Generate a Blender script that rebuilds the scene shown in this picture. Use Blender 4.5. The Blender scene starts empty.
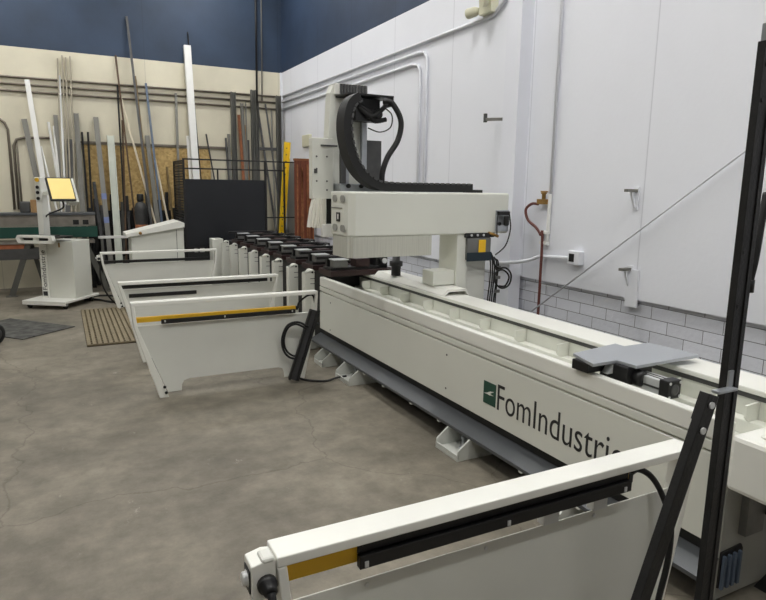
import bpy, bmesh, math, random
from mathutils import Vector, Matrix
random.seed(7)
S = bpy.context.scene
COL = S.collection
R = math.radians

# ------------------------------------------------------------------ materials
def nodes(name):
    m = bpy.data.materials.new(name); m.use_nodes = True
    nt = m.node_tree
    return m, nt, nt.nodes['Principled BSDF']

def srgb(c):
    f = lambda v: v/12.92 if v <= .04045 else ((v+.055)/1.055)**2.4
    return tuple(f(v/255.) for v in c) + (1,)

def mat(name, rgb, rough=.5, metal=0., var=.06, scale=6., bump=0., bscale=60., stretch=(1,1,1), emit=0.):
    m, nt, b = nodes(name)
    c = srgb(rgb)
    tc = nt.nodes.new('ShaderNodeTexCoord'); mp = nt.nodes.new('ShaderNodeMapping')
    mp.inputs['Scale'].default_value = stretch
    nt.links.new(tc.outputs['Object'], mp.inputs['Vector'])
    n = nt.nodes.new('ShaderNodeTexNoise'); n.inputs['Scale'].default_value = scale; n.inputs['Detail'].default_value = 5
    nt.links.new(mp.outputs[0], n.inputs['Vector'])
    r = nt.nodes.new('ShaderNodeValToRGB')
    r.color_ramp.elements[0].position = .3; r.color_ramp.elements[1].position = .7
    r.color_ramp.elements[0].color = tuple(v*(1-var) for v in c[:3])+(1,)
    r.color_ramp.elements[1].color = tuple(min(1, v*(1+var)) for v in c[:3])+(1,)
    nt.links.new(n.outputs['Fac'], r.inputs[0]); nt.links.new(r.outputs[0], b.inputs['Base Color'])
    b.inputs['Roughness'].default_value = rough; b.inputs['Metallic'].default_value = metal
    if bump:
        n2 = nt.nodes.new('ShaderNodeTexNoise'); n2.inputs['Scale'].default_value = bscale
        nt.links.new(mp.outputs[0], n2.inputs['Vector'])
        bp = nt.nodes.new('ShaderNodeBump'); bp.inputs['Strength'].default_value = bump; bp.inputs['Distance'].default_value = .01
        nt.links.new(n2.outputs['Fac'], bp.inputs['Height']); nt.links.new(bp.outputs[0], b.inputs['Normal'])
    if emit:
        nt.links.new(r.outputs[0], b.inputs['Emission Color']); b.inputs['Emission Strength'].default_value = emit
    return m

M = {}
def dm(key, *a, **k): M[key] = mat(key, *a, **k)
dm('machine_white', (222,223,214), .38, var=.02, scale=2)
dm('panel_grey', (217,218,211), .42, var=.03, scale=3)
dm('frame_white', (233,233,226), .35, var=.02, scale=3)
dm('tray_grey', (86,89,92), .42, .3, var=.05, scale=4)
dm('foot_grey', (196,198,192), .45, var=.06, scale=8)
dm('galvanised', (178,182,186), .35, .75, var=.1, scale=14)
dm('aluminium', (214,216,216), .35, .35, var=.04, scale=8)
dm('plate_alu', (176,180,186), .4, .45, var=.03, scale=4)
dm('black_steel', (30,30,31), .42, .2, var=.15, scale=10)
dm('post_black', (26,26,27), .5, .1, var=.3, scale=14, bump=.15, bscale=90)
dm('black_plastic', (22,22,23), .45, var=.1)
dm('rubber', (20,20,21), .6, var=.1)
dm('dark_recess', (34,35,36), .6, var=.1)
dm('maroon', (52,34,33), .5, .2, var=.15, scale=9)
dm('vice_grey', (122,122,120), .4, .5, var=.1, scale=12)
dm('strip_grey', (58,58,60), .5, .1, var=.08)
dm('yellow', (226,178,38), .4, var=.04)
dm('yellow_bright', (243,206,36), .4, var=.06, scale=9)
dm('dark_steel', (84,84,84), .5, .4, var=.15, scale=9)
dm('steel_grey', (122,121,115), .45, .4, var=.12, scale=7, stretch=(1,1,.2))
dm('grey_dark', (98,98,93), .5, .3, var=.15, scale=7, stretch=(1,1,.2))
dm('white_paint', (233,233,230), .4, var=.03)
dm('pale_paint', (205,209,199), .45, var=.05)
dm('tan_grey', (167,159,142), .55, var=.08)
dm('brown_wood', (88,68,50), .7, var=.2, scale=12, stretch=(3,3,.3))
dm('olive_wood', (128,108,72), .65, var=.2, scale=12, stretch=(3,3,.3))
dm('cream_wood', (236,226,204), .6, var=.08, scale=12, stretch=(3,3,.3))
dm('ochre_wood', (164,124,66), .65, var=.2, scale=12, stretch=(3,3,.3))
dm('blue_grey', (92,106,124), .45, .3, var=.1)
dm('rust', (140,88,56), .8, .1, var=.3, scale=14)
dm('rust_red', (116,62,42), .75, .1, var=.45, scale=9, stretch=(9,9,.35))
dm('brush', (192,192,182), .8, var=.12, scale=40, stretch=(4,4,.05))
dm('cloth', (226,224,214), .85, var=.08, scale=14, stretch=(3,3,.2))
dm('logo_green', (26,72,58), .4, var=.04)
dm('letter_black', (32,32,34), .45, var=.05)
dm('green_apron', (20,66,56), .45, var=.12, scale=5)
dm('bench_grey', (136,130,122), .5, .3, var=.2, scale=6)
dm('screen_yellow', (242,214,130), .4, var=.03, emit=.07)
dm('navy_panel', (17,20,27), .5, var=.12, scale=3)
dm('cylinder_grey', (62,62,62), .5, .2, var=.2, scale=8)
dm('mat_black', (72,72,69), .85, var=.6, scale=9, bump=.5, bscale=40)
dm('mat_tan', (126,115,92), .8, var=.15, scale=18)
dm('mat_base', (70,62,50), .85, var=.15, scale=18)
dm('conduit_cream', (168,162,144), .5, var=.06)
dm('conduit_white', (222,224,230), .45, .1, var=.05)
dm('conduit_dark', (118,110,98), .5, .3, var=.1)
dm('wall_white', (226,228,234), .5, var=.02, scale=1)
dm('fixture_cream', (206,204,180), .5, var=.05)
dm('hose_red', (98,52,46), .5, var=.12)
dm('brass', (150,116,62), .4, .6, var=.15)
dm('end_shade_grey', (150,150,144), .5, var=.06)  # grey with shade put into the colour, for end plate and bridge pockets
dm('label_yellow', (247,197,28), .4, var=.03)
dm('tank_blue', (24,42,52), .35, var=.1)
dm('wood_block', (164,130,88), .7, var=.15, scale=12)
dm('card_orange', (196,120,84), .7, var=.15)
dm('blue_tape', (110,124,170), .5, var=.05)
dm('frame_black', (38,38,39), .5, .3, var=.1)

# light diffuser
def emitter(name, col, st):
    m, nt, b = nodes(name)
    b.inputs['Base Color'].default_value = (.8,.8,.8,1)
    b.inputs['Emission Color'].default_value = col; b.inputs['Emission Strength'].default_value = st
    return m
M['lamp'] = emitter('lamp_diffuser', (1,.985,.95,1), 26)

def N(nt, t, **kw):
    n = nt.nodes.new(t)
    for k, v in kw.items(): setattr(n, k, v)
    return n

def floor_mat():
    m, nt, b = nodes('concrete_floor')
    L = nt.links.new
    tc = N(nt,'ShaderNodeTexCoord')
    n1 = N(nt,'ShaderNodeTexNoise'); n1.inputs['Scale'].default_value = .9; n1.inputs['Detail'].default_value = 9; n1.inputs['Roughness'].default_value = .62
    n2 = N(nt,'ShaderNodeTexNoise'); n2.inputs['Scale'].default_value = 5.; n2.inputs['Detail'].default_value = 8; n2.inputs['Roughness'].default_value = .7
    n3 = N(nt,'ShaderNodeTexNoise'); n3.inputs['Scale'].default_value = 60.; n3.inputs['Detail'].default_value = 3
    for n in (n1,n2,n3): L(tc.outputs['Object'], n.inputs['Vector'])
    r1 = N(nt,'ShaderNodeValToRGB'); e = r1.color_ramp.elements
    e[0].position=.32; e[0].color=srgb((100,95,84)); e[1].position=.68; e[1].color=srgb((140,133,119))
    L(n1.outputs['Fac'], r1.inputs[0])
    r2 = N(nt,'ShaderNodeValToRGB'); e = r2.color_ramp.elements
    e[0].position=.36; e[0].color=(.62,.61,.59,1); e[1].position=.66; e[1].color=(1.15,1.15,1.15,1)
    L(n2.outputs['Fac'], r2.inputs[0])
    mx = N(nt,'ShaderNodeMix', data_type='RGBA', blend_type='MULTIPLY'); mx.inputs['Factor'].default_value = .75
    L(r1.outputs[0], mx.inputs['A']); L(r2.outputs[0], mx.inputs['B'])
    # cracks: thin noisy cell borders, only in patches
    nd = N(nt,'ShaderNodeTexNoise'); nd.inputs['Scale'].default_value = 2.2; nd.inputs['Detail'].default_value = 6
    L(tc.outputs['Object'], nd.inputs['Vector'])
    va = N(nt,'ShaderNodeVectorMath', operation='MULTIPLY_ADD'); va.inputs[1].default_value=(.5,.5,0)
    L(nd.outputs['Color'], va.inputs[0]); L(tc.outputs['Object'], va.inputs[2])
    vo = N(nt,'ShaderNodeTexVoronoi', feature='DISTANCE_TO_EDGE'); vo.inputs['Scale'].default_value = .42
    L(va.outputs[0], vo.inputs['Vector'])
    cr = N(nt,'ShaderNodeValToRGB'); e = cr.color_ramp.elements
    e[0].position=.0; e[0].color=(.6,.58,.55,1); e[1].position=.0018; e[1].color=(1,1,1,1)
    L(vo.outputs['Distance'], cr.inputs[0])
    mx2 = N(nt,'ShaderNodeMix', data_type='RGBA', blend_type='MULTIPLY'); mx2.inputs['Factor'].default_value = .75
    L(mx.outputs['Result'], mx2.inputs['A']); L(cr.outputs[0], mx2.inputs['B'])
    # pale scuffs
    ns = N(nt,'ShaderNodeTexNoise'); ns.inputs['Scale'].default_value = 3.3; ns.inputs['Detail'].default_value = 10; ns.inputs['Roughness'].default_value=.75
    mp = N(nt,'ShaderNodeMapping'); mp.inputs['Location'].default_value=(7,3,0); mp.inputs['Scale'].default_value=(1.6,.7,1)
    L(tc.outputs['Object'], mp.inputs['Vector']); L(mp.outputs[0], ns.inputs['Vector'])
    rs = N(nt,'ShaderNodeValToRGB'); e = rs.color_ramp.elements
    e[0].position=.63; e[0].color=(0,0,0,1); e[1].position=.70; e[1].color=(.5,.5,.5,1)
    L(ns.outputs['Fac'], rs.inputs[0])
    mx3 = N(nt,'ShaderNodeMix', data_type='RGBA'); mx3.inputs['B'].default_value = srgb((198,192,182))
    L(rs.outputs[0], mx3.inputs['Factor']); L(mx2.outputs['Result'], mx3.inputs['A'])
    L(mx3.outputs['Result'], b.inputs['Base Color'])
    b.inputs['Roughness'].default_value = .58
    bp = N(nt,'ShaderNodeBump'); bp.inputs['Strength'].default_value=.12; bp.inputs['Distance'].default_value=.01
    L(n3.outputs['Fac'], bp.inputs['Height']); L(bp.outputs[0], b.inputs['Normal'])
    return m

BLUE_Z = 4.2
def wall_mat(name, low, blue, seam_axis=None, seam0=0, seam_step=1.2192, streak=True, blotch=.06):
    """painted wall: lower colour under a navy band that starts at BLUE_Z, with board seams"""
    m, nt, b = nodes(name)
    L = nt.links.new
    tc = N(nt,'ShaderNodeTexCoord'); sp = N(nt,'ShaderNodeSeparateXYZ'); L(tc.outputs['Object'], sp.inputs[0])
    n = N(nt,'ShaderNodeTexNoise'); n.inputs['Scale'].default_value=1.3; n.inputs['Detail'].default_value=7; L(tc.outputs['Object'], n.inputs['Vector'])
    def ramp(c, v):
        r = N(nt,'ShaderNodeValToRGB'); c = srgb(c); e = r.color_ramp.elements
        e[0].position=.3; e[1].position=.7
        e[0].color=tuple(x*(1-v) for x in c[:3])+(1,); e[1].color=tuple(min(1,x*(1+v)) for x in c[:3])+(1,)
        L(n.outputs['Fac'], r.inputs[0]); return r
    lo = ramp(low, blotch); bl = ramp(blue, .22)
    cmp_ = N(nt,'ShaderNodeMath', operation='GREATER_THAN'); cmp_.inputs[1].default_value = BLUE_Z; L(sp.outputs['Z'], cmp_.inputs[0])
    mx = N(nt,'ShaderNodeMix', data_type='RGBA'); L(cmp_.outputs[0], mx.inputs['Factor']); L(lo.outputs[0], mx.inputs['A']); L(bl.outputs[0], mx.inputs['B'])
    out = mx.outputs['Result']
    if seam_axis:
        a = N(nt,'ShaderNodeMath', operation='SUBTRACT'); a.inputs[1].default_value = seam0; L(sp.outputs[seam_axis], a.inputs[0])
        d = N(nt,'ShaderNodeMath', operation='PINGPONG'); d.inputs[1].default_value = seam_step/2; L(a.outputs[0], d.inputs[0])
        r = N(nt,'ShaderNodeValToRGB'); e = r.color_ramp.elements
        e[0].position=0; e[0].color=(.66,.66,.68,1); e[1].position=.009; e[1].color=(1,1,1,1)
        L(d.outputs[0], r.inputs[0])
        m2 = N(nt,'ShaderNodeMix', data_type='RGBA', blend_type='MULTIPLY'); m2.inputs['Factor'].default_value=.8
        L(out, m2.inputs['A']); L(r.outputs[0], m2.inputs['B']); out = m2.outputs['Result']
    L(out, b.inputs['Base Color'])
    b.inputs['Roughness'].default_value = .6
    n2 = N(nt,'ShaderNodeTexNoise'); n2.inputs['Scale'].default_value=25; n2.inputs['Detail'].default_value=4; L(tc.outputs['Object'], n2.inputs['Vector'])
    bp = N(nt,'ShaderNodeBump'); bp.inputs['Strength'].default_value=.12; bp.inputs['Distance'].default_value=.01
    L(n2.outputs['Fac'], bp.inputs['Height']); L(bp.outputs[0], b.inputs['Normal'])
    return m

def block_mat():
    m, nt, b = nodes('painted_block')
    L = nt.links.new
    tc = N(nt,'ShaderNodeTexCoord'); sp = N(nt,'ShaderNodeSeparateXYZ'); L(tc.outputs['Object'], sp.inputs[0])
    ay = N(nt,'ShaderNodeMath', operation='ADD'); ay.inputs[1].default_value = 20*.32-3.161; L(sp.outputs['Y'], ay.inputs[0])
    az = N(nt,'ShaderNodeMath', operation='ADD'); az.inputs[1].default_value = 9*.1055-.858+.002; L(sp.outputs['Z'], az.inputs[0])
    cb = N(nt,'ShaderNodeCombineXYZ'); L(ay.outputs[0], cb.inputs['X']); L(az.outputs[0], cb.inputs['Y'])
    br = N(nt,'ShaderNodeTexBrick'); br.offset=.5; br.squash=1
    br.inputs['Scale'].default_value=1; br.inputs['Brick Width'].default_value=.32; br.inputs['Row Height'].default_value=.1055
    br.inputs['Mortar Size'].default_value=.0032; br.inputs['Mortar Smooth'].default_value=.1
    br.inputs['Color1'].default_value=srgb((222,224,232)); br.inputs['Color2'].default_value=srgb((212,214,222)); br.inputs['Mortar'].default_value=srgb((120,120,124))
    L(cb.outputs[0], br.inputs['Vector'])
    L(br.outputs['Color'], b.inputs['Base Color']); b.inputs['Roughness'].default_value=.65
    n = N(nt,'ShaderNodeTexNoise'); n.inputs['Scale'].default_value=22; n.inputs['Detail'].default_value=6; L(tc.outputs['Object'], n.inputs['Vector'])
    ml = N(nt,'ShaderNodeMath', operation='MULTIPLY_ADD'); ml.inputs[1].default_value=-1.2; L(br.outputs['Fac'], ml.inputs[0]); L(n.outputs['Fac'], ml.inputs[2])
    bp = N(nt,'ShaderNodeBump'); bp.inputs['Strength'].default_value=.5; bp.inputs['Distance'].default_value=.012
    L(ml.outputs[0], bp.inputs['Height']); L(bp.outputs[0], b.inputs['Normal'])
    return m

def osb_mat():
    m, nt, b = nodes('plywood_osb'); L = nt.links.new
    tc = N(nt,'ShaderNodeTexCoord')
    v = N(nt,'ShaderNodeTexVoronoi'); v.inputs['Scale'].default_value=26; L(tc.outputs['Object'], v.inputs['Vector'])
    r = N(nt,'ShaderNodeValToRGB'); e=r.color_ramp.elements; e[0].color=srgb((168,138,84)); e[1].color=srgb((212,184,126))
    L(v.outputs['Color'], r.inputs[0]); L(r.outputs[0], b.inputs['Base Color']); b.inputs['Roughness'].default_value=.75
    return m
M['osb'] = osb_mat()

# ------------------------------------------------------------------ mesh builder (world coordinates)
class MB:
    def __init__(s): s.bm = bmesh.new()
    def face(s, vs):
        try: return s.bm.faces.new(vs)
        except ValueError: return None
    def box(s, x0,x1,y0,y1,z0,z1, rot=None):
        P = [(x,y,z) for x in (x0,x1) for y in (y0,y1) for z in (z0,z1)]
        if rot is not None: P = [rot @ Vector(p) for p in P]
        v = [s.bm.verts.new(p) for p in P]
        for f in ((0,1,3,2),(4,6,7,5),(0,4,5,1),(2,3,7,6),(0,2,6,4),(1,5,7,3)): s.face([v[i] for i in f])
        return s
    def prism(s, poly, axis, a0, a1):
        """polygon in the two other axes (x,y / x,z / y,z order) extruded along axis"""
        def pt(p, a):
            return {'x':(a,p[0],p[1]), 'y':(p[0],a,p[1]), 'z':(p[0],p[1],a)}[axis]
        A = [s.bm.verts.new(pt(p,a0)) for p in poly]; B = [s.bm.verts.new(pt(p,a1)) for p in poly]
        n = len(poly)
        s.face(A); s.face(B[::-1])
        for i in range(n): s.face([A[i],B[i],B[(i+1)%n],A[(i+1)%n]])
        return s
    def ring_prism(s, outer, inner, axis, a0, a1):
        """frame between two polygons with equal counts"""
        def pt(p, a):
            return {'x':(a,p[0],p[1]), 'y':(p[0],a,p[1]), 'z':(p[0],p[1],a)}[axis]
        n = len(outer)
        oA=[s.bm.verts.new(pt(p,a0)) for p in outer]; oB=[s.bm.verts.new(pt(p,a1)) for p in outer]
        iA=[s.bm.verts.new(pt(p,a0)) for p in inner]; iB=[s.bm.verts.new(pt(p,a1)) for p in inner]
        for i in range(n):
            j=(i+1)%n
            s.face([oA[i],oA[j],iA[j],iA[i]]); s.face([oB[i],iB[i],iB[j],oB[j]])
            s.face([oA[i],oB[i],oB[j],oA[j]]); s.face([iA[i],iA[j],iB[j],iB[i]])
        return s
    def beam(s, p0, p1, w, d, up=(0,1,0)):
        """rectangular bar from p0 to p1; w across, d along up"""
        p0, p1 = Vector(p0), Vector(p1); t=(p1-p0).normalized(); u=Vector(up); u=(u-t*u.dot(t)).normalized(); r=t.cross(u)
        v=[]
        for p in (p0,p1):
            for a,b in ((-1,-1),(1,-1),(1,1),(-1,1)): v.append(s.bm.verts.new(p+r*(a*w/2)+u*(b*d/2)))
        s.face(v[3::-1]); s.face(v[4:])
        for i in range(4): s.face([v[i],v[(i+1)%4],v[4+(i+1)%4],v[4+i]])
        return s
    def section(s, p0, p1, w, d, kind, t=None):
        """profile bars: angle / channel built from thin beams, flat, tube, rod"""
        t = t or max(.004, w*.12)
        p0, p1 = Vector(p0), Vector(p1); T=(p1-p0).normalized(); u=Vector((0,1,0)); u=(u-T*u.dot(T)).normalized(); r=T.cross(u)
        def add(pts):
            A=[s.bm.verts.new(p0+r*a+u*b) for a,b in pts]; B=[s.bm.verts.new(p1+r*a+u*b) for a,b in pts]
            n=len(pts); s.face(A[::-1]); s.face(B)
            for i in range(n): s.face([A[i],A[(i+1)%n],B[(i+1)%n],B[i]])
        h=w/2; k=d/2
        if kind=='angle': add([(-h,-k),(h,-k),(h,-k+t),(-h+t,-k+t),(-h+t,k),(-h,k)])
        elif kind=='channel': add([(-h,-k),(-h+t,-k),(-h+t,k-t),(h-t,k-t),(h-t,-k),(h,-k),(h,k),(-h,k)])
        elif kind=='tube':
            A=[(-h,-k),(h,-k),(h,k),(-h,k)]; I=[(-h+t,-k+t),(h-t,-k+t),(h-t,k-t),(-h+t,k-t)]
            V=[[s.bm.verts.new(p+r*a+u*b) for a,b in q] for p in (p0,p1) for q in (A,I)]
            oA,iA,oB,iB=V
            for i in range(4):
                j=(i+1)%4
                s.face([oA[i],oA[j],oB[j],oB[i]]); s.face([iA[i],iB[i],iB[j],iA[j]])
                s.face([oA[i],iA[i],iA[j],oA[j]]); s.face([oB[i],oB[j],iB[j],iB[i]])
        elif kind=='rod':
            add([(h*math.cos(i*math.pi/4),h*math.sin(i*math.pi/4)) for i in range(8)])
        else: add([(-h,-k),(h,-k),(h,k),(-h,k)])
        return s
    def tube(s, pts, r, n=10, smooth=0):
        pts=[Vector(p) for p in pts]
        if smooth: pts=catmull(pts, smooth)
        rings=[]; prev=None
        for i,p in enumerate(pts):
            a=pts[max(0,i-1)]; b=pts[min(len(pts)-1,i+1)]; t=(b-a).normalized()
            if prev is None:
                prev = Vector((0,0,1)).cross(t)
                if prev.length<1e-3: prev=Vector((1,0,0))
            u=(prev-t*prev.dot(t)).normalized(); prev=u; w=t.cross(u)
            rings.append([s.bm.verts.new(p+u*(r*math.cos(2*math.pi*k/n))+w*(r*math.sin(2*math.pi*k/n))) for k in range(n)])
        for A,B in zip(rings,rings[1:]):
            for k in range(n):
                f=s.face([A[k],A[(k+1)%n],B[(k+1)%n],B[k]])
                if f: f.smooth=True
        s.face(rings[0][::-1]); s.face(rings[-1])
        return s
    def lathe(s, c, axis, prof, n=20):
        """prof: (radius, height along axis)"""
        c=Vector(c); ax={'x':Vector((1,0,0)),'y':Vector((0,1,0)),'z':Vector((0,0,1))}[axis] if isinstance(axis,str) else Vector(axis).normalized()
        u=ax.orthogonal().normalized(); w=ax.cross(u)
        rings=[[s.bm.verts.new(c+ax*h+(u*math.cos(2*math.pi*k/n)+w*math.sin(2*math.pi*k/n))*max(r,1e-4)) for k in range(n)] for r,h in prof]
        for A,B in zip(rings,rings[1:]):
            for k in range(n):
                f=s.face([A[k],A[(k+1)%n],B[(k+1)%n],B[k]])
                if f: f.smooth=True
        s.face(rings[0][::-1]); s.face(rings[-1])
        return s
    def cyl(s, p0, p1, r, n=16):
        p0,p1=Vector(p0),Vector(p1)
        return s.lathe(p0, p1-p0, [(r,0),(r,(p1-p0).length)], n)
    def build(s, name, m, parent=None, bevel=0, local=False):
        bmesh.ops.recalc_face_normals(s.bm, faces=s.bm.faces)
        me=bpy.data.meshes.new(name); 
        if parent is not None and not local:
            off=Vector((0,0,0)); q=parent
            while q is not None: off+=q.location; q=q.parent
            bmesh.ops.translate(s.bm, vec=-off, verts=s.bm.verts)
        s.bm.to_mesh(me); s.bm.free()
        me.materials.append(M[m] if isinstance(m,str) else m)
        o=bpy.data.objects.new(name, me); COL.objects.link(o)
        if parent is not None: o.parent=parent
        if bevel:
            b=o.modifiers.new('bevel','BEVEL'); b.width=bevel; b.segments=2; b.limit_method='ANGLE'; b.angle_limit=R(40)
        return o

def catmull(p, k):
    out=[]
    for i in range(len(p)-1):
        a=p[max(0,i-1)]; b=p[i]; c=p[i+1]; d=p[min(len(p)-1,i+2)]
        for j in range(k):
            t=j/k
            out.append(.5*((2*b)+(c-a)*t+(2*a-5*b+4*c-d)*t*t+(3*b-a-3*c+d)*t**3))
    out.append(p[-1]); return out

def tag(o, label, cat, group=None):
    o['label']=label; o['category']=cat
    if group: o['group']=group
    return o
def thing(name, loc, label, cat, group=None, rz=0):
    o=bpy.data.objects.new(name,None); COL.objects.link(o); o.location=loc; o.rotation_euler=(0,0,rz); o.empty_display_size=.1
    return tag(o,label,cat,group)
def struct(name, mb, m):
    o=mb.build(name,m); o['kind']='structure'; return o
def copy_tree(o, parent=None):
    c=o.copy(); COL.objects.link(c)
    if parent is not None: c.parent=parent
    for ch in list(o.children): copy_tree(ch,c)
    return c

# ------------------------------------------------------------------ camera
C0=Vector((0,0,1.9)); yaw,pitch,roll=R(27.32),R(10.25),R(-.83)
fw=Vector((math.sin(yaw)*math.cos(pitch),math.cos(yaw)*math.cos(pitch),-math.sin(pitch)))
rt=Vector((math.cos(yaw),-math.sin(yaw),0)); dn=fw.cross(rt)
r2=rt*math.cos(roll)+dn*math.sin(roll); d2=-rt*math.sin(roll)+dn*math.cos(roll)
cam=bpy.data.cameras.new('camera'); co=bpy.data.objects.new('camera',cam); COL.objects.link(co)
mw=Matrix((( r2.x,-d2.x,-fw.x,C0.x),( r2.y,-d2.y,-fw.y,C0.y),( r2.z,-d2.z,-fw.z,C0.z),(0,0,0,1)))
co.matrix_world=mw; cam.sensor_width=36; cam.sensor_fit='HORIZONTAL'; cam.lens=36*622/766; cam.clip_start=.05
S.camera=co

# ------------------------------------------------------------------ setting
XL,XR,YF,YB,ZC = -8.,4.27,-5.,13.,6.6
struct('floor', MB().box(XL,XR+.2,YF,YB+.2,-.1,0), floor_mat())
struct('wall_back', MB().box(XL,XR+.2,YB,YB+.2,0,ZC), wall_mat('cream_wall',(217,211,190),(44,60,82),'X',1.6,2.6,blotch=.1))
struct('wall_right', MB().box(XR,XR+.2,YF,YB,1.0,ZC), wall_mat('white_wall',(231,233,240),(44,60,84),'Y',3.63,1.2192*1.2,blotch=.015))
struct('wall_right_blockwork', MB().box(XR+.04,XR+.2,YF,YB,0,.9995), block_mat())
struct('wall_left', MB().box(XL-.2,XL,YF,YB+.2,0,ZC), wall_mat('cream_wall_left',(168,162,148),(44,60,82)))
struct('wall_front', MB().box(XL-.2,XR+.2,YF-.2,YF,0,ZC), wall_mat('cream_wall_front',(176,172,162),(44,60,82)))
struct('ceiling', MB().box(XL-.2,XR+.2,YF-.2,YB+.2,ZC,ZC+.15), mat('ceiling_paint',(150,150,150),.7))
# pilaster built against the right wall
struct('pillar_right', MB().box(4.12,XR-.0005,5.12,5.35,0,ZC), mat('pillar_paint',(228,230,238),.5,var=.015,scale=1))
# corner trim
struct('trim_1', MB().box(4.23,4.27,12.96,13.0,0,BLUE_Z), 'conduit_white')
# board strip that hangs below the panel edge
struct('trim_2', MB().box(4.255,4.275,3.60,3.72,.93,1.25), 'wall_white')

# ceiling lights
k=0
for lx in (-4.6,-.8,2.6):
    for ly in ((3.0,11.0) if lx<-4 else (-.8,1.3,4.9,8.6,11.6)):
        t=thing('ceiling_light',(lx,ly,ZC), 'long white strip light under the ceiling','light','ceiling lights')
        MB().box(lx-.62,lx+.62,ly-.16,ly+.16,ZC-.10,ZC-.001).build('housing','frame_white',t)
        MB().box(lx-.58,lx+.58,ly-.13,ly+.13,ZC-.115,ZC-.101).build('diffuser',M['lamp'],t)

# ------------------------------------------------------------------ machine bed
YN,YM,YE = 1.62,6.5,11.35      # near end, end of front panel, far end
bed=thing('machine_bed',(2.95,6.3,0),'long white machining centre bed with dark company lettering along its front panel','machine')
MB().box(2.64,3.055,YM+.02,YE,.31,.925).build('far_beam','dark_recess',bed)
b=MB(); b.box(2.575,2.62,YN,YM,.31,.89); b.box(2.62,3.06,YN,YM,.31,.70); b.box(3.06,3.29,YN,YE,.31,.872)
b.build('body','machine_white',bed)
MB().box(2.55,2.585,YN,YM,.31,.735).build('front_panel','machine_white',bed,.004)
MB().box(2.55,2.6,YN,YM,.747,.793).build('front_strip','machine_white',bed,.003)
MB().box(2.55,2.605,YN,YM,.80,.90).build('front_rail','frame_white',bed,.008)
b=MB(); b.box(2.985,3.06,YN,YM,.70,.775); b.build('inner_ledge','machine_white',bed,.006)
MB().box(3.052,3.075,YN,YE,.8725,.899).build('guide_rail','dark_steel',bed)  # dark strip drawn in for the shaded gap under the rear cover
MB().box(3.04,3.305,YN,YE,.90,.93).build('rear_cover','frame_white',bed,.006)
b=MB(); b.box(3.32,3.66,5.4,YE,.78,.86); b.box(3.32,3.40,5.4,YE,.861,.885); b.box(3.56,3.62,5.4,YE,.861,.90); b.build('rear_shelf','machine_white',bed,.004)
MB().box(3.60,3.64,5.4,YE,.02,.779).build('rear_skirt','machine_white',bed)
for i in range(11):
    y=1.78+.445*i
    MB().prism([(3.058,.776),(2.98,.776),(2.955,.80),(2.955,.862),(3.058,.868)],'y',y,y+.012).build('gusset','machine_white',bed)
b=MB(); b.prism([(2.47,.150),(2.478,.150),(2.478,.166),(2.60,.226),(2.60,.233),(2.47,.172)],'y',1.61,6.6); b.build('cable_tray','tray_grey',bed)
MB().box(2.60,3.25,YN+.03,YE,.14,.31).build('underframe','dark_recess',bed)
for i,y in enumerate([2.35,2.85,3.82,4.25,4.75,5.15]):
    MB().box(2.472,2.50,y,y+.03,.135,.16).build('tray_clip','frame_white',bed)
for y0,y1 in ((2.42,2.68),(3.41,3.70),(5.28,5.62),(5.98,6.22),(6.75,7.0),(8.6,8.9),(10.4,10.7)):
    f=MB(); f.box(2.37,2.78,y0,y1,0,.018); f.box(2.37,2.382,y0,y1,.018,.045)
    for y in (y0,y1-.014): f.prism([(2.37,.018),(2.78,.018),(2.78,.16),(2.485,.16),(2.375,.075)],'y',y,y+.014)
    fo=f.build('foot','foot_grey',bed,.002)
    ym=(y0+y1)/2
    bb=MB(); bb.lathe((2.52,ym,.018),'z',[(.035,0),(.035,.012),(.014,.014),(.014,.075),(.02,.076),(.02,.095),(.012,.096),(.012,.13)],12); bb.build('levelling_bolt','galvanised',fo)
# near end: end plate, vents, cover box
MB().box(2.60,3.30,YN-.012,YN,.02,.66).build('end_plate','end_shade_grey',bed)  # mid grey, partly the shade below the end cover put into the colour
v=MB(); v.prism([(2.60,.085),(2.76,.085),(2.76,.25),(2.745,.275),(2.60,.265)],'y',YN-.02,YN-.0125).build('vent_opening','black_plastic',bed)
for i in range(4):
    x=2.606+.038*i
    MB().prism([(x,.08),(x+.020,.08),(x+.020,.235),(x+.015,.25),(x+.002,.247)],'y',YN-.035,YN-.0205).build('vent_flap','blue_grey',bed,.003)
MB().box(2.715,2.85,YN-.05,YN-.0125,.33,.60).build('bracket_plate','vice_grey',bed,.003)
b=MB(); b.box(2.87,3.05,YN-.10,YN-.013,.40,.62); b.build('junction_box','black_plastic',bed,.006)
MB().lathe((2.90,YN-.13,.47),(0,1,.2),[(.02,0),(.03,.01),(.03,.025),(.015,.026)],12).build('connector','white_paint',bed)
MB().prism([(2.90,0),(3.25,0),(3.25,.07),(3.06,.07)],'y',YN-.10,YN-.0125).build('end_foot','black_plastic',bed)
b=MB(); b.box(2.53,3.33,.85,YN-.04,.61,.865); b.build('end_cover','frame_white',bed,.022)
MB().lathe((2.63,1.48,.866),'z',[(.025,0),(.025,.006)],14).build('cover_cap','machine_white',bed)
# small bolts on the front panel
for (y,z) in ((3.86,.385),(3.86,.65),(6.18,.655),(6.19,.35),(1.9,.65),(1.9,.385)):
    MB().lathe((2.551,y,z),(-1,0,0),[(.008,0),(.008,.004)],10).build('bolt','dark_steel',bed)
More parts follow.
